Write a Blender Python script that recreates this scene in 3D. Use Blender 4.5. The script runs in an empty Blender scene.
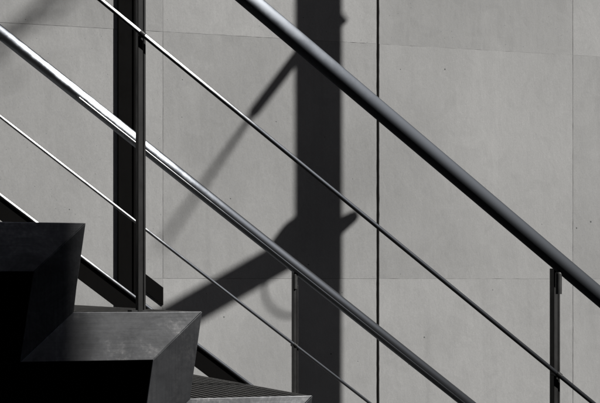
import bpy, bmesh, math, random
from mathutils import Vector, Matrix
random.seed(4)
sc = bpy.context.scene
COL = sc.collection
H = 1.601                                   # eye height of the camera above the ground
R = math.radians

# ------------------------------------------------------------------ camera
cam = bpy.data.objects.new('camera', bpy.data.cameras.new('camera'))
COL.objects.link(cam); sc.camera = cam
cam.location = (0, 0, H)
cam.rotation_euler = (R(90), 0, -R(20.5208))
cam.data.sensor_width = 36
cam.data.lens = 1603 / 600 * 36
cam.data.shift_y = (201.5 - 284) / 600 * -1 * -1 * -1
cam.data.clip_start = 0.05; cam.data.clip_end = 600
# ------------------------------------------------------------------ light
SUN = Vector((.568, -.5915, .573)).normalized()          # towards the sun
w = bpy.data.worlds.new('World'); sc.world = w; w.use_nodes = True
nt = w.node_tree
bg = nt.nodes['Background']
sky = nt.nodes.new('ShaderNodeTexSky'); sky.sky_type = 'NISHITA'; sky.sun_disc = False
sky.sun_elevation = math.asin(SUN.z)
sky.sun_rotation = math.atan2(SUN.x, SUN.y)
sky.air_density = .7; sky.dust_density = 1.5
bg.inputs['Strength'].default_value = .05
nt.links.new(sky.outputs[0], bg.inputs['Color'])
sl = bpy.data.lights.new('sun', 'SUN'); sl.energy = 4.7; sl.angle = R(.8); sl.color = (1, .985, .96)
so = bpy.data.objects.new('sun', sl); COL.objects.link(so)
so.rotation_euler = (-SUN).to_track_quat('-Z', 'Y').to_euler(); so.location = (6, -4, 10)
sc.view_settings.view_transform = 'Standard'; sc.view_settings.look = 'None'
sc.view_settings.gamma = 1; sc.view_settings.use_curve_mapping = False
sc.view_settings.exposure = -0.12

# ------------------------------------------------------------------ materials
def mat(name, base, rough=.5, metal=0.0):
    m = bpy.data.materials.new(name); m.use_nodes = True
    b = m.node_tree.nodes['Principled BSDF']
    b.inputs['Base Color'].default_value = (*base, 1)
    b.inputs['Roughness'].default_value = rough
    b.inputs['Metallic'].default_value = metal
    return m, m.node_tree, b

def N(t, kind, **kw):
    n = t.nodes.new(kind)
    for k, v in kw.items():
        if hasattr(n, k): setattr(n, k, v)
        else: n.inputs[k.replace('_', ' ')].default_value = v
    return n

def ramp(t, src, stops):
    r = t.nodes.new('ShaderNodeValToRGB')
    while len(r.color_ramp.elements) < len(stops): r.color_ramp.elements.new(.5)
    for e, (p, v) in zip(r.color_ramp.elements, stops):
        e.position = p; e.color = (v, v, v, 1) if not isinstance(v, tuple) else (*v, 1)
    t.links.new(src, r.inputs[0]); return r.outputs[0]

def mix(t, kind, a, b, f=1.0):
    m = t.nodes.new('ShaderNodeMix'); m.data_type = 'RGBA'; m.blend_type = kind
    if isinstance(f, float): m.inputs[0].default_value = f
    else: t.links.new(f, m.inputs[0])
    for s, v in ((6, a), (7, b)):
        if isinstance(v, tuple): m.inputs[s].default_value = (*v, 1)
        else: t.links.new(v, m.inputs[s])
    return m.outputs[2]

def coords(t, scale=(1, 1, 1), rand=False):
    c = t.nodes.new('ShaderNodeNewGeometry'); mp = t.nodes.new('ShaderNodeMapping')
    mp.inputs['Scale'].default_value = scale
    src = c.outputs['Position']
    if rand:
        oi = t.nodes.new('ShaderNodeObjectInfo'); sc_ = t.nodes.new('ShaderNodeVectorMath'); sc_.operation = 'SCALE'
        sc_.inputs['Scale'].default_value = 13; t.links.new(oi.outputs['Random'], sc_.inputs[0])
        a = t.nodes.new('ShaderNodeVectorMath'); a.operation = 'ADD'
        t.links.new(src, a.inputs[0]); t.links.new(sc_.outputs[0], a.inputs[1]); src = a.outputs[0]
    t.links.new(src, mp.inputs[0]); return mp.outputs[0]

def concrete(name, base, dark):
    m, t, b = mat(name, base, .88)
    v = coords(t, rand=True)
    vs = coords(t, (1.6, 1.6, .8), rand=True)
    n1 = N(t, 'ShaderNodeTexNoise', Scale=1.1, Detail=3.5, Roughness=.5); t.links.new(v, n1.inputs['Vector'])
    n2 = N(t, 'ShaderNodeTexNoise', Scale=2.3, Detail=7.0, Roughness=.62); t.links.new(vs, n2.inputs['Vector'])
    n3 = N(t, 'ShaderNodeTexNoise', Scale=170.0, Detail=4.0, Roughness=.7); t.links.new(v, n3.inputs['Vector'])
    c = mix(t, 'MULTIPLY', base, ramp(t, n1.outputs[0], [(.32, .86), (.5, 1.0), (.68, 1.07)]))
    c = mix(t, 'MULTIPLY', c, ramp(t, n2.outputs[0], [(.3, .955), (.5, 1.0), (.72, 1.03)]))
    c = mix(t, 'MULTIPLY', c, ramp(t, n3.outputs[0], [(.3, .93), (.7, 1.05)]))
    oi = t.nodes.new('ShaderNodeObjectInfo')
    c = mix(t, 'MULTIPLY', c, ramp(t, oi.outputs['Random'], [(0, .92), (1, 1.05)]))
    # air holes
    vo = N(t, 'ShaderNodeTexVoronoi', Scale=15.0, Randomness=1.0); t.links.new(v, vo.inputs['Vector'])
    sep = t.nodes.new('ShaderNodeSeparateColor'); t.links.new(vo.outputs['Color'], sep.inputs[0])
    lim = N(t, 'ShaderNodeMapRange'); lim.inputs[1].default_value = .45; lim.inputs[2].default_value = 1
    lim.inputs[3].default_value = 0; lim.inputs[4].default_value = .062; t.links.new(sep.outputs[0], lim.inputs[0])
    lt = t.nodes.new('ShaderNodeMath'); lt.operation = 'LESS_THAN'
    t.links.new(vo.outputs['Distance'], lt.inputs[0]); t.links.new(lim.outputs[0], lt.inputs[1])
    c = mix(t, 'MIX', c, dark, lt.outputs[0])
    v2 = N(t, 'ShaderNodeTexVoronoi', Scale=42.0, Randomness=1.0); t.links.new(v, v2.inputs['Vector'])
    s2 = t.nodes.new('ShaderNodeSeparateColor'); t.links.new(v2.outputs['Color'], s2.inputs[0])
    l2 = N(t, 'ShaderNodeMapRange'); l2.inputs[1].default_value = .72; l2.inputs[2].default_value = 1
    l2.inputs[3].default_value = 0; l2.inputs[4].default_value = .075; t.links.new(s2.outputs[1], l2.inputs[0])
    lu = t.nodes.new('ShaderNodeMath'); lu.operation = 'LESS_THAN'
    t.links.new(v2.outputs['Distance'], lu.inputs[0]); t.links.new(l2.outputs[0], lu.inputs[1])
    c = mix(t, 'MIX', c, tuple(q * 1.7 for q in dark), lu.outputs[0])
    # broad water marks and pale laitance clouds left by the formwork
    n4 = N(t, 'ShaderNodeTexNoise', Scale=4.5, Detail=9.0, Roughness=.72, Distortion=.8); t.links.new(coords(t, (.8, .8, .45), rand=True), n4.inputs['Vector'])
    c = mix(t, 'MULTIPLY', c, ramp(t, n4.outputs[0], [(.28, .91), (.42, .985), (.56, 1.0), (.66, 1.05)]))
    n5 = N(t, 'ShaderNodeTexNoise', Scale=2.2, Detail=5.0, Roughness=.6); t.links.new(coords(t, (4.5, 4.5, .35), rand=True), n5.inputs['Vector'])
    c = mix(t, 'MULTIPLY', c, ramp(t, n5.outputs[0], [(.30, .93), (.42, 1.0), (.62, 1.0), (.70, 1.05)]))
    # fine light scratches / smears
    mu = N(t, 'ShaderNodeTexNoise', Scale=9.0, Detail=2.0, Distortion=1.5); t.links.new(v, mu.inputs['Vector'])
    c = mix(t, 'MULTIPLY', c, ramp(t, mu.outputs[0], [(.35, .96), (.5, 1.0), (.52, 1.03), (.54, 1.0)]))
    t.links.new(c, b.inputs['Base Color'])
    bu = N(t, 'ShaderNodeBump', Strength=.28, Distance=.0012); t.links.new(n3.outputs[0], bu.inputs['Height'])
    bu2 = N(t, 'ShaderNodeBump', Strength=.5, Distance=.012); t.links.new(n2.outputs[0], bu2.inputs['Height'])
    t.links.new(bu.outputs[0], bu2.inputs['Normal'])
    bu3 = N(t, 'ShaderNodeBump', Strength=.8, Distance=.002, invert=True); t.links.new(lt.outputs[0], bu3.inputs['Height'])
    t.links.new(bu2.outputs[0], bu3.inputs['Normal'])
    t.links.new(bu3.outputs[0], b.inputs['Normal'])
    return m

def steel(name, base, rough, metal, brush=(1, 1, 1), blotch=.3, bump=.15, spec=.5):
    m, t, b = mat(name, base, rough, metal)
    v = coords(t); vb = coords(t, brush)
    nb = N(t, 'ShaderNodeTexNoise', Scale=60.0, Detail=5.0, Roughness=.6); t.links.new(vb, nb.inputs['Vector'])
    n1 = N(t, 'ShaderNodeTexNoise', Scale=14.0, Detail=8.0, Roughness=.7); t.links.new(v, n1.inputs['Vector'])
    c = mix(t, 'MULTIPLY', base, ramp(t, nb.outputs[0], [(.3, 1 - blotch * .6), (.7, 1 + blotch * .6)]))
    c = mix(t, 'MULTIPLY', c, ramp(t, n1.outputs[0], [(.35, 1 - blotch), (.65, 1 + blotch)]))
    t.links.new(c, b.inputs['Base Color'])
    mr = N(t, 'ShaderNodeMapRange'); mr.inputs[1].default_value = .3; mr.inputs[2].default_value = .7
    mr.inputs[3].default_value = rough * .8; mr.inputs[4].default_value = min(1, rough * 1.25)
    t.links.new(n1.outputs[0], mr.inputs[0]); t.links.new(mr.outputs[0], b.inputs['Roughness'])
    bu = N(t, 'ShaderNodeBump', Strength=bump, Distance=.001); t.links.new(nb.outputs[0], bu.inputs['Height'])
    t.links.new(bu.outputs[0], b.inputs['Normal'])
    return m, t, b, c

def polished(name, col, rough):
    m = bpy.data.materials.new(name); m.use_nodes = True; t = m.node_tree
    t.nodes.remove(t.nodes['Principled BSDF'])
    v = coords(t)
    n = N(t, 'ShaderNodeTexNoise', Scale=24.0, Detail=6.0, Roughness=.65); t.links.new(v, n.inputs['Vector'])
    g = t.nodes.new('ShaderNodeBsdfAnisotropic'); g.distribution = 'BECKMANN'
    g.inputs['Anisotropy'].default_value = .70               # drawn tube: the grain runs along it
    tg = t.nodes.new('ShaderNodeCombineXYZ')
    tg.inputs[0].default_value = .8037; tg.inputs[2].default_value = -.5951
    t.links.new(tg.outputs[0], g.inputs['Tangent'])
    t.links.new(mix(t, 'MULTIPLY', col, ramp(t, n.outputs[0], [(.3, .88), (.7, 1.1)])), g.inputs['Color'])
    mr = N(t, 'ShaderNodeMapRange'); mr.inputs[1].default_value = .3; mr.inputs[2].default_value = .7
    mr.inputs[3].default_value = rough * .88; mr.inputs[4].default_value = rough * 1.14
    t.links.new(n.outputs[0], mr.inputs[0]); t.links.new(mr.outputs[0], g.inputs['Roughness'])
    g2 = t.nodes.new('ShaderNodeBsdfAnisotropic'); g2.distribution = 'BECKMANN'
    g2.inputs['Anisotropy'].default_value = .45; g2.inputs['Roughness'].default_value = rough * 1.45
    g2.inputs['Color'].default_value = (.030, .0325, .037, 1)
    t.links.new(tg.outputs[0], g2.inputs['Tangent'])
    a0 = t.nodes.new('ShaderNodeAddShader'); t.links.new(g.outputs[0], a0.inputs[0]); t.links.new(g2.outputs[0], a0.inputs[1]); g = a0
    d = t.nodes.new('ShaderNodeBsdfDiffuse'); d.inputs['Color'].default_value = (.028, .029, .031, 1)
    a = t.nodes.new('ShaderNodeAddShader'); t.links.new(g.outputs[0], a.inputs[0]); t.links.new(d.outputs[0], a.inputs[1])
    t.links.new(a.outputs[0], t.nodes['Material Output'].inputs[0])
    return m

M = {}
M['concrete'] = concrete('fair_faced_concrete', (.41, .409, .403), (.12, .128, .125))
M['pier'] = concrete('rough_concrete', (.30, .30, .29), (.1, .1, .1))
M['joint'] = mat('joint_sealant', (.075, .07, .062), .9)[0]
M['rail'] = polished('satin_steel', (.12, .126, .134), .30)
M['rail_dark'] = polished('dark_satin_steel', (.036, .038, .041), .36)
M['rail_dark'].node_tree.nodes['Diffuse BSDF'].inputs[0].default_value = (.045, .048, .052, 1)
M['rod'] = polished('rod_steel', (.17, .17, .17), .31)
M['post'] = steel('dark_post_steel', (.018, .0175, .017), .5, .1, (1, 1, .1), .2, .1)[0]
M['pin'] = steel('pin_steel', (.045, .045, .044), .42, .2)[0]
M['clamp'] = steel('clamp_steel', (.04, .04, .04), .5, .6)[0]
M['upright'] = steel('brown_black', (.0035, .0032, .003), .7, 0.0, (1, 1, .1), .15)[0]
M['upright'].node_tree.nodes['Principled BSDF'].inputs['Specular IOR Level'].default_value = .06
M['black'] = mat('shade_black', (.006, .006, .006), .9)[0]  # near-black that puts the shade under the steps into the colour
M['tread'] = steel('tread_steel', (.07, .068, .065), .55, .5, (8, .3, 1), .35, .2)[0]

def plate_mat(name, base, brush, dust=.55, grain=(1, 0, 0)):
    m, t, b, c = steel(name, base, .5, .25, brush, .16, .35)
    # pale dust, rubbed spots and a few long scratches
    v = coords(t)
    d = N(t, 'ShaderNodeTexNoise', Scale=9.0, Detail=9.0, Roughness=.75, Distortion=.6); t.links.new(v, d.inputs['Vector'])
    sp = N(t, 'ShaderNodeTexNoise', Scale=120.0, Detail=3.0, Roughness=.6); t.links.new(v, sp.inputs['Vector'])
    f = mix(t, 'MULTIPLY', ramp(t, d.outputs[0], [(.50, 0.0), (.68, dust)]), ramp(t, sp.outputs[0], [(.45, .1), (.62, 1.0)]))
    c = mix(t, 'MIX', c, (.30, .29, .28), f)
    ws = N(t, 'ShaderNodeTexNoise', Scale=3.3, Detail=0.0, Distortion=1.2); t.links.new(v, ws.inputs['Vector'])
    br = N(t, 'ShaderNodeTexNoise', Scale=8.0, Detail=1.0); t.links.new(v, br.inputs['Vector'])
    s = mix(t, 'MULTIPLY', ramp(t, ws.outputs[0], [(.4985, 0.0), (.5, .6), (.5015, 0.0)]), ramp(t, br.outputs[0], [(.5, 0.0), (.6, .7)]))
    c = mix(t, 'MIX', c, (.30, .29, .28), s)
    t.links.new(c, b.inputs['Base Color'])
    # brushed sheen with the grain of the sheet
    g = t.nodes.new('ShaderNodeBsdfAnisotropic'); g.distribution = 'BECKMANN'
    g.inputs['Anisotropy'].default_value = .42; g.inputs['Roughness'].default_value = .46
    tg = t.nodes.new('ShaderNodeCombineXYZ')
    for q in range(3): tg.inputs[q].default_value = grain[q]
    t.links.new(tg.outputs[0], g.inputs['Tangent'])
    st_ = N(t, 'ShaderNodeTexNoise', Scale=95.0, Detail=6.0, Roughness=.7); t.links.new(coords(t, brush), st_.inputs['Vector'])
    gc = mix(t, 'MULTIPLY', (.20, .203, .208), ramp(t, d.outputs[0], [(.36, .4), (.6, 1.3)]))
    gc = mix(t, 'MULTIPLY', gc, ramp(t, st_.outputs[0], [(.35, .72), (.65, 1.25)]))
    gc = mix(t, 'MULTIPLY', gc, ramp(t, sp.outputs[0], [(.35, .85), (.62, 1.1)]))
    t.links.new(gc, g.inputs['Color'])
    a = t.nodes.new('ShaderNodeAddShader'); t.links.new(g.outputs[0], a.inputs[0]); t.links.new(b.outputs[0], a.inputs[1])
    t.links.new(a.outputs[0], t.nodes['Material Output'].inputs[0])
    return m
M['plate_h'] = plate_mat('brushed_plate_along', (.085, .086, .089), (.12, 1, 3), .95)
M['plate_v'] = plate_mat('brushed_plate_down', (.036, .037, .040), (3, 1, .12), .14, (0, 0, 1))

def paving():
    m, t, b = mat('paving', (.16, .155, .15), .85)
    v = coords(t)
    br = N(t, 'ShaderNodeTexBrick', Scale=1.6, Color1=(.045, .044, .043, 1), Color2=(.036, .035, .034, 1), Mortar=(.03, .03, .03, 1))
    br.inputs['Mortar Size'].default_value = .008
    t.links.new(v, br.inputs['Vector'])
    n = N(t, 'ShaderNodeTexNoise', Scale=5.0, Detail=8.0); t.links.new(v, n.inputs['Vector'])
    t.links.new(mix(t, 'MULTIPLY', br.outputs[0], ramp(t, n.outputs[0], [(.3, .7), (.7, 1.1)])), b.inputs['Base Color'])
    return m
M['paving'] = paving()
M['facade'] = concrete('dark_render', (.028, .028, .028), (.02, .02, .02))
M['glass'] = mat('window_glass', (.02, .022, .025), .08)[0]

# ------------------------------------------------------------------ helpers
def link(name, bm, m, parent=None, smooth=False):
    bmesh.ops.recalc_face_normals(bm, faces=bm.faces)
    me = bpy.data.meshes.new(name); bm.to_mesh(me); bm.free()
    me.materials.append(m)
    if smooth:
        for p in me.polygons: p.use_smooth = True
        try: me.set_sharp_from_angle(angle=R(35))
        except Exception: pass
    o = bpy.data.objects.new(name, me); COL.objects.link(o)
    if parent: o.parent = parent
    return o

def box(bm, a, b, bevel=0):
    x0, y0, z0 = a; x1, y1, z1 = b
    r = bmesh.ops.create_cube(bm, size=1, matrix=Matrix.Translation(((x0+x1)/2, (y0+y1)/2, (z0+z1)/2)) @ Matrix.Diagonal((x1-x0, y1-y0, z1-z0, 1)))
    if bevel:
        es = list({e for v in r['verts'] for e in v.link_edges})
        bmesh.ops.bevel(bm, geom=es, offset=bevel, segments=2, affect='EDGES', profile=.5)
    return bm

def tube(bm, p, q, r, seg=32, cap=True, r2=None):
    p = Vector(p); q = Vector(q); d = q - p
    m = Matrix.Translation((p + q) / 2) @ d.to_track_quat('Z', 'Y').to_matrix().to_4x4()
    bmesh.ops.create_cone(bm, cap_ends=cap, segments=seg, radius1=r, radius2=r if r2 is None else r2, depth=d.length, matrix=m)
    return bm

def prism(bm, pts, y0, y1, bevel=0.0):
    a = [bm.verts.new((x, y0, z)) for x, z in pts]; b = [bm.verts.new((x, y1, z)) for x, z in pts]
    fs = [bm.faces.new(a), bm.faces.new(b[::-1])]
    n = len(pts)
    for i in range(n): fs.append(bm.faces.new((a[i], a[(i+1) % n], b[(i+1) % n], b[i])))
    if bevel:
        es = list({e for f in fs for e in f.edges})
        bmesh.ops.bevel(bm, geom=es, offset=bevel, segments=2, affect='EDGES', profile=.5)
    return bm

def empty(name, loc, label, cat, group=None):
    o = bpy.data.objects.new(name, None); COL.objects.link(o); o.location = loc
    o['label'] = label; o['category'] = cat
    if group: o['group'] = group
    return o

def put(o, t):                               # parent keeping world coordinates of the mesh
    o.parent = t; o.matrix_parent_inverse = Matrix.Translation(t.location).inverted(); return o

def tag(o, label, cat, group=None):
    o['label'] = label; o['category'] = cat
    if group: o['group'] = group
    return o

# ------------------------------------------------------------------ setting
bm = bmesh.new(); bmesh.ops.create_grid(bm, x_segments=1, y_segments=1, size=250)
g = link('ground', bm, M['paving']); g['kind'] = 'structure'

WY = 6.2                                     # face of the concrete wall
wall = empty('concrete_wall', (2.7, WY, 0), 'tall grey fair-faced concrete panel wall behind the stair railings', 'wall')
xs = [1.735 + .9355 * i for i in range(-6, 9)]
zs = [H + .0225 + .9875 * i for i in range(-2, 6)]
zs[0] = -.02; zs[-1] = 5.94
for i in range(len(xs) - 1):
    for j in range(len(zs) - 1):
        gl = {6: .0003, 7: .006, 8: .0009}.get(i, .002)
        gr = {6: .0003, 7: .006, 8: .0009}.get(i + 1, .002)
        off = random.uniform(-.0006, .0006)
        bm = bmesh.new()
        gz = random.choice((.00005, .0001, .0002))
        x0, x1, z0, z1 = xs[i] + gl, xs[i+1] - gr, zs[j] + gz, zs[j+1] - gz
        js = (.0007 if gl > .005 else .0004, .0007 if gr > .005 else .0004)
        rj = lambda a: random.uniform(-a, .2 * a) if random.random() > .12 else -random.uniform(a, 2.4 * a)
        nn = 44; pts = []
        for q in range(nn): pts.append((x0 + (x1 - x0) * q / nn, z0 - rj(.0004)))
        for q in range(nn): pts.append((x1 + rj(js[1]), z0 + (z1 - z0) * q / nn))
        for q in range(nn): pts.append((x1 - (x1 - x0) * q / nn, z1 + rj(.0004)))
        for q in range(nn): pts.append((x0 - rj(js[0]), z1 - (z1 - z0) * q / nn))
        prism(bm, pts, WY + off, WY + .12)
        put(link('panel', bm, M['concrete'], smooth=False), wall)
bm = box(bmesh.new(), (xs[0], WY + .121, 0), (xs[-1], WY + .3, zs[-1] - .001)); put(link('backing_wall', bm, M['pier']), wall)
# dark sealant run in the wide open joint, slightly wavy
bm = bmesh.new(); z = 0.0; xj = xs[7]; pv = None
while z < zs[-1] - .02:
    k = (.0002 * math.sin(z * 9) + .0003 * random.uniform(-1, 1))
    v = [bm.verts.new((xj - .0056 + k, WY + .006, z)), bm.verts.new((xj - .001 + k, WY + .011 + k, z)), bm.verts.new((xj + .0056, WY + .007, z)),
         bm.verts.new((xj + .0056, WY + .1, z)), bm.verts.new((xj - .0056 + k, WY + .1, z))]
    if pv:
        for a in range(5): bm.faces.new((pv[a], pv[(a+1) % 5], v[(a+1) % 5], v[a]))
    pv = v; z += .02
put(link('joint_sealant', bm, M['joint']), wall)

# near-black vertical band flush against the wall, with a slanted piece beside it
col = empty('dark_band', (1.58, WY, 0), 'flat near-black vertical band set against the concrete wall', 'upright')
bm = box(bmesh.new(), (1.548, WY - .018, 0), (1.628, WY - .0015, 5.93), .001); put(link('face_plate', bm, M['upright']), col)
bm = box(bmesh.new(), (1.608, WY - .024, 0), (1.626, WY - .0185, 5.93), .001); put(link('cover_strip', bm, M['upright']), col)
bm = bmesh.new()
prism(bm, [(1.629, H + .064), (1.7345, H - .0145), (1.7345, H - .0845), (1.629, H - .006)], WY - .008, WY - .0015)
put(link('slanted_piece', bm, M['upright']), col)

# ------------------------------------------------------------------ staircase
RUN, RISE = .262, .1925
NY = 3.4                                     # near face of the staircase
FY = 5.12
def X_(k): return 1.0409 + RUN * (k - 2)
def Z_(k): return H - .0609 - RISE * (k - 2)
st = empty('steel_staircase', (X_(10) + .1, NY, 0), 'dark folded-steel staircase with mitred zigzag side plates and ribbed treads', 'staircase')
K0, K1 = -4, 10
for k in range(K0, K1):
    x, z = X_(k), Z_(k)
    xp = X_(k-1) - .0276
    # horizontal side plate
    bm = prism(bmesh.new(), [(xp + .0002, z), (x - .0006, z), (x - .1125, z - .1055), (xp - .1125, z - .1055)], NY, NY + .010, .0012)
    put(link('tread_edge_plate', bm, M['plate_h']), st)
    # raking plate down to the next tread; tilted by a hair as hand-welded plates are
    zn = Z_(k+1)
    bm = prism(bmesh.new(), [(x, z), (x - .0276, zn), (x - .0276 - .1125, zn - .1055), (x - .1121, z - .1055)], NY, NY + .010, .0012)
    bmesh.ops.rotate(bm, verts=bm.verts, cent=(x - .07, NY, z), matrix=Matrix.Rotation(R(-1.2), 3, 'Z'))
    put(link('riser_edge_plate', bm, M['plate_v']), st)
    # ribbed tread
    bm = bmesh.new()
    box(bm, (xp, NY + .0105, z - .03), (x - .002, FY, z - .0075))
    xx = x - .014
    box(bm, (x - .0125, NY + .0105, z - .0076), (x - .0022, FY, z - .001))
    while xx - .011 > xp:
        box(bm, (xx - .015, NY + .0105, z - .0076), (xx - .003, FY, z - .001)); xx -= .021
    put(link('tread', bm, M['tread']), st)
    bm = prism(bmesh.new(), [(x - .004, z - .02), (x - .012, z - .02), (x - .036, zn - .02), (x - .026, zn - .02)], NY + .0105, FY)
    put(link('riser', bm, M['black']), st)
# black sheet added for the deep shade inside the flight, behind the side plates
for nm, ya in (('inner_shade_sheet', NY + .26), ('far_stringer', FY)):
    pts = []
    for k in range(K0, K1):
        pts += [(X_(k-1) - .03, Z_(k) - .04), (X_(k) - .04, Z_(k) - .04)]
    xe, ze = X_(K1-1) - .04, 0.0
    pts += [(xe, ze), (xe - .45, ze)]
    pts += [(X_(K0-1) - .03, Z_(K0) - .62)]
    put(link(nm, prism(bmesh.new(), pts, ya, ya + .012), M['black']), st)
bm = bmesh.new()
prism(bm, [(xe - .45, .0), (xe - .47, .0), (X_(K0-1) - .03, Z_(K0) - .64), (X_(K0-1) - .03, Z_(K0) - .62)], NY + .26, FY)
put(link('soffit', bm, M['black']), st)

# landing the flight leads up to, out of frame on the left
ld = empty('landing', (X_(K0-1) - .8, 4.3, 0), 'dark steel landing at the head of the staircase', 'landing')
zt = Z_(K0-1)
put(link('deck', box(bmesh.new(), (X_(K0-1) - 1.6, NY, zt - .105), (X_(K0-1) - .04, FY, zt), .003), M['plate_h']), ld)
for a, b in ((X_(K0-1) - 1.5, NY + .1), (X_(K0-1) - .2, NY + .1), (X_(K0-1) - 1.5, FY - .1), (X_(K0-1) - .2, FY - .1)):
    put(link('leg', box(bmesh.new(), (a - .05, b - .05, 0), (a + .05, b + .05, zt - .106), .003), M['upright']), ld)

# ------------------------------------------------------------------ railings
SL = .7405
def railing(name, Y, label, second, ribbon_from=None):
    t = empty(name, (X_(8), Y, 0), label, 'railing', None)
    hz = lambda x: H + .6348 + SL * 1.1531 - SL * x        # axis of the handrail
    xa, xb = -.75, 3.02
    d = Vector((1, 0, -SL)).normalized(); n = Vector((SL, 0, 1)).normalized()
    ex = hz(0) if False else 0
    if Y > 4: hz0 = lambda x: H + .8150 + SL * .9095 - SL * x
    else: hz0 = hz
    bm = bmesh.new(); tube(bm, (xa, Y, hz0(xa)), (xb, Y, hz0(xb)), .0212, 64)
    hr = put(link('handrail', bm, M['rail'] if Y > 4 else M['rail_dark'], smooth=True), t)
    if ribbon_from:  # thin strip added to stand for the lower glint along the tube
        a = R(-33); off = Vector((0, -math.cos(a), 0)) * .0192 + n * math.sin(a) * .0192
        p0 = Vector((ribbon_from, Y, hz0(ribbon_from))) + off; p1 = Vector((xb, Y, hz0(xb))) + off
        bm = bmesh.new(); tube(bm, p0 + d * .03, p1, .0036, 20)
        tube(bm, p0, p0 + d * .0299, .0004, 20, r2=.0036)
        s = put(link('glint_strip', bm, M['rod'], smooth=True), t)
    bm = bmesh.new(); tube(bm, (xa, Y, hz0(xa) - .2725), (xb, Y, hz0(xb) - .2725), .0053, 20)
    put(link('rod', bm, M['rod'], smooth=True), t)
    if second:
        # flat bar with a round bar welded on its upper edge
        zo = .528
        bm = bmesh.new(); tube(bm, (xa, Y - .004, hz0(xa) - zo), (xb, Y - .004, hz0(xb) - zo), .0062, 20)
        put(link('rod', bm, M['rod'], smooth=True), t)
        bm = prism(bmesh.new(), [(xa, hz0(xa) - zo + .004), (xb, hz0(xb) - zo + .004), (xb, hz0(xb) - zo - .078), (xa, hz0(xa) - zo - .078)], Y, Y + .012, .0008)
        put(link('skirting_bar', bm, M['upright']), t)
    for i in range(-1, 3):
        px = (.904 + 1.034 * i) if Y < 4 else (.888 + 1.04 * i)
        k = math.ceil((px - X_(2)) / RUN + 2 - 1e-6)
        zb = Z_(k) if k < K1 else 0.0
        p = None
        yo = .014
        bm = box(bmesh.new(), (px - .0055, Y - .002 + (0 if Y > 4 else .014), max(zb, 0)), (px + .0055, Y + .020 + (0 if Y > 4 else .014), hz0(px) - .016), .001)
        p = put(link('post', bm, M['post']), t)
        yp = Y + (0 if Y > 4 else .014)
        put(link('foot_plate', box(bmesh.new(), (px - .020, yp - .001, max(zb, 0) - .0008), (px + .014, yp + .034, max(zb, 0) + .0035), .0008), M['clamp']), t)
        # slimmer flat bar side by side with the post, an open slit between the two
        bm = box(bmesh.new(), (px + .0075, Y + .000 + (0 if Y > 4 else .014), max(zb, 0)), (px + .0125, Y + .014 + (0 if Y > 4 else .014), hz0(px) - .065), .001)
        put(link('post_flat', bm, M['post']), t)
        # round-headed fixing pin under the handrail
        bm = bmesh.new(); ys = Y - .004
        tube(bm, (px - .002, ys, hz0(px) - .078), (px - .002, ys, hz0(px) - .030), .0078, 24)
        bmesh.ops.create_uvsphere(bm, u_segments=24, v_segments=12, radius=.0078, matrix=Matrix.Translation((px - .002, ys, hz0(px) - .030)))
        put(link('fixing_pin', bm, M['pin'], smooth=True), t)
        for zo in (.2725,) + ((.528,) if second else ()):
            bm = bmesh.new(); c = Vector((px, Y, hz0(px) - zo))
            tube(bm, c - d * .007, c + d * .007, .0070, 20)
            tube(bm, c + Vector((0, .006, 0)), c + Vector((0, .03, 0)), .006, 16)
            put(link('rod_clamp', bm, M['clamp'], smooth=True), t)
    return t
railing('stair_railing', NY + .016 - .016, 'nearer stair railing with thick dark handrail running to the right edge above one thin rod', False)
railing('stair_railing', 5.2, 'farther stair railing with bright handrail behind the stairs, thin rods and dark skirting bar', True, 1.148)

# ------------------------------------------------------------------ things out of frame whose shadows fall into the picture
def WP(x, y, g):                              # point from which the sun throws a shadow on the wall at picture point x, y
    f, psi = 1603, R(20.5208); c, s = math.cos(psi), math.sin(psi); r = (x - 300) / f; Y = c - r * s
    p = Vector((WY * (s + r * c) / Y, WY, H + WY * (284 - y) / f / Y))
    return p + SUN * (g / -SUN.y)
mast = empty('shadow_mast', (WP(318.5, 200, 1.05).x, WY - 1.05, 0), 'unseen round steel mast with raking strut and ring, shaped to cast the wall shadows', 'mast')
mx = mast.location.x; my = mast.location.y  # unseen mast, its parts shaped to throw the soft shadows on the wall
put(link('pole', tube(bmesh.new(), (mx, my, 0), (mx, my, 5.6), .077, 48), M['upright'], smooth=True), mast)
put(link('base_plate', box(bmesh.new(), (mx - .13, my - .13, 0), (mx + .13, my + .13, .02), .002), M['upright']), mast)
a, b = WP(355, 216, .97), WP(322, 238, 1.1)
c2, d2 = WP(300, 247, 1.2), WP(120, 350, 2.0)
bm = bmesh.new(); tube(bm, a, b, .021, 24, r2=.048); tube(bm, b, c2, .045, 24, r2=.058); tube(bm, c2, d2, .058, 24, r2=.066); tube(bm, WP(268, 266, 1.34), WP(296, 240, 1.14), .050, 24, r2=.082)
put(link('strut', bm, M['upright'], smooth=True), mast)
bm = bmesh.new(); tube(bm, WP(325, 8, 1.05), WP(345, 22, .98), .032, 20, r2=.01); put(link('cleat', bm, M['upright'], smooth=True), mast)
a = WP(300, 52, 1.07); b = WP(254, 112, 1.4); e = WP(160, 247, 3.6); e2 = WP(40, 420, 3.2)
bm = bmesh.new(); tube(bm, a, b, .023, 16); put(link('turnbuckle', bm, M['upright'], smooth=True), mast)
bm = bmesh.new(); tube(bm, b, e, .011, 16); put(link('tie_rod', bm, M['upright'], smooth=True), mast)
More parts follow.
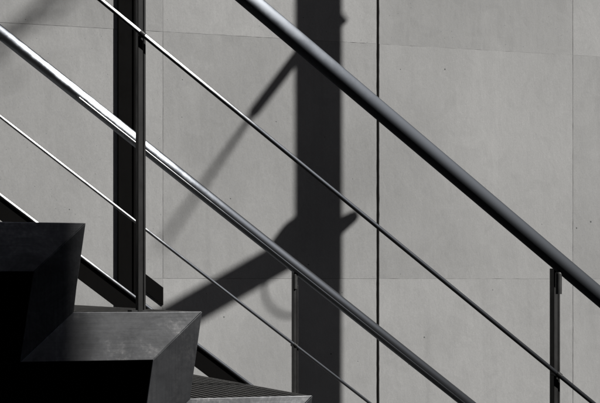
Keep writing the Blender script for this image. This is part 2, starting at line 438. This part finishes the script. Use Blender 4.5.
# ring hanging from the strut
rc = WP(290, 288, 1.38); bm = bmesh.new(); pr = None; rows = []
for i in range(48):
    t_ = i / 48 * 2 * math.pi
    ctr = WP(290 + 26 * math.cos(t_), 288 + 28 * math.sin(t_), 1.38); row = []
    rad = (ctr - rc).normalized()
    for j in range(10):
        u = j / 10 * 2 * math.pi
        row.append(bm.verts.new(ctr + rad * (.006 * math.cos(u)) + Vector((0, .006 * math.sin(u), 0))))
    rows.append(row)
for i in range(48):
    for j in range(10):
        bm.faces.new((rows[i][j], rows[(i+1) % 48][j], rows[(i+1) % 48][(j+1) % 10], rows[i][(j+1) % 10]))
put(link('ring', bm, M['upright'], smooth=True), mast)

# unseen square pier, added right of the camera to shade the left stair end
E = Vector((.785, NY, 0)) + Vector((SUN.x, SUN.y, 0)) * 5.0
pier = link('shade_pier', box(bmesh.new(), (E.x - .5, E.y - .5, 0), (E.x, E.y, 5.6), .01), M['pier'])
tag(pier, 'unseen square rough concrete pier added in front of the staircase to shade its left end', 'pier')

# unseen dark block across the yard, added to cut sky light; handrails reflect it
bd = empty('sky_blocker', (0, -9, 0), 'unseen dark rendered block with windows, added across the yard to cut sky light', 'sky_blocker')
put(link('wall', box(bmesh.new(), (-26, -17, 0), (26, -9, 13)), M['facade']), bd)
for i in range(-7, 8):
    for j in range(4):
        x = i * 3.2; z = 1 + j * 3
        put(link('window', box(bmesh.new(), (x - .6, -9.03, z), (x + .6, -8.99, z + 1.6)), M['glass']), bd)
bs = empty('sky_blocker', (-10, 0, 0), 'unseen dark rendered side block added on the left to cut sky light', 'sky_blocker')  # unseen side blocks, likewise added to hold back sky light
put(link('wall', box(bmesh.new(), (-16, -9, 0), (-9, 6.1, 13)), M['facade']), bs)

be = empty('sky_blocker', (18, 0, 0), 'unseen dark rendered side block added on the right to cut sky light', 'sky_blocker')
put(link('wall', box(bmesh.new(), (17, -9, 0), (25, 6.1, 11)), M['facade']), be)
# unseen canopy slab above the picture, added to cut sky light on the wall
cn = link('sky_cut_canopy', box(bmesh.new(), (-8.9, 3.5, 5.95), (16.9, 6.6, 6.2), .01), M['pier'])
tag(cn, 'unseen flat concrete canopy slab on top of the panel wall, added to cut sky light', 'canopy')

# tree at the edge of the yard, one low branch of which dims the upper left corner of the wall
tr = empty('tree', (7.7, 2.7, 0), 'slender tree with a drooping branch standing right of the railings', 'tree')
def limb(bm, pts, rad):
    for (p, q, a, b) in zip(pts, pts[1:], rad, rad[1:]): tube(bm, p, q, a, 14, r2=b)
    return bm
tp = [Vector((7.7, 2.7, 0)), Vector((7.65, 2.68, 2.5)), Vector((7.75, 2.75, 5)), Vector((7.6, 2.7, 7.4)), Vector((7.65, 2.6, 9.6))]
bark = mat('bark', (.09, .075, .06), .9)[0]
put(link('trunk', limb(bmesh.new(), tp, [.13, .11, .09, .06, .02]), bark, smooth=True), tr)
q0, q1, q2 = WP(78, -34, 3.5), WP(40, 4, 3.5), WP(2, 46, 3.6)
top = Vector((7.63, 2.68, 9.0))
put(link('branch', limb(bmesh.new(), [top, (top + q0) / 2 + Vector((0, 0, .25)), q0, q1, q2], [.05, .036, .015, .012, .007]), bark, smooth=True), tr)
bm = bmesh.new()
limb(bm, [WP(44, 0, 3.5), WP(60, 12, 3.6), WP(66, 13, 3.65)], [.010, .007, .003]); limb(bm, [WP(12, 36, 3.6), WP(-14, 60, 3.5)], [.012, .006])
put(link('branch', bm, bark, smooth=True), tr)
leaf = mat('leaf', (.05, .08, .03), .6)[0]
bm = bmesh.new(); rnd = random.Random(8)
def leaf_at(c, s_):
    M_ = Matrix.Translation(c) @ Matrix.Rotation(rnd.uniform(0, 6.28), 4, 'Z') @ Matrix.Rotation(rnd.uniform(-1.2, 1.2), 4, 'X')
    bm.faces.new([bm.verts.new(M_ @ Vector(p)) for p in ((-s_, 0, 0), (0, -s_ * .45, .01), (s_, 0, 0), (0, s_ * .45, .01))])
for _ in range(3200):
    c = Vector((rnd.gauss(0, 1), rnd.gauss(0, 1), rnd.gauss(0, 1))).normalized() * rnd.random() ** .4 * 1.4
    leaf_at(Vector((7.75, 2.65, 9.9)) + Vector((c.x, c.y, c.z * .75)), rnd.uniform(.04, .08))
for _ in range(16):
    f_ = rnd.random(); leaf_at(q2.lerp(q1, f_) + Vector((rnd.gauss(0, .06), rnd.gauss(0, .06), rnd.gauss(0, .05))), rnd.uniform(.025, .045))
put(link('crown', bm, leaf), tr)
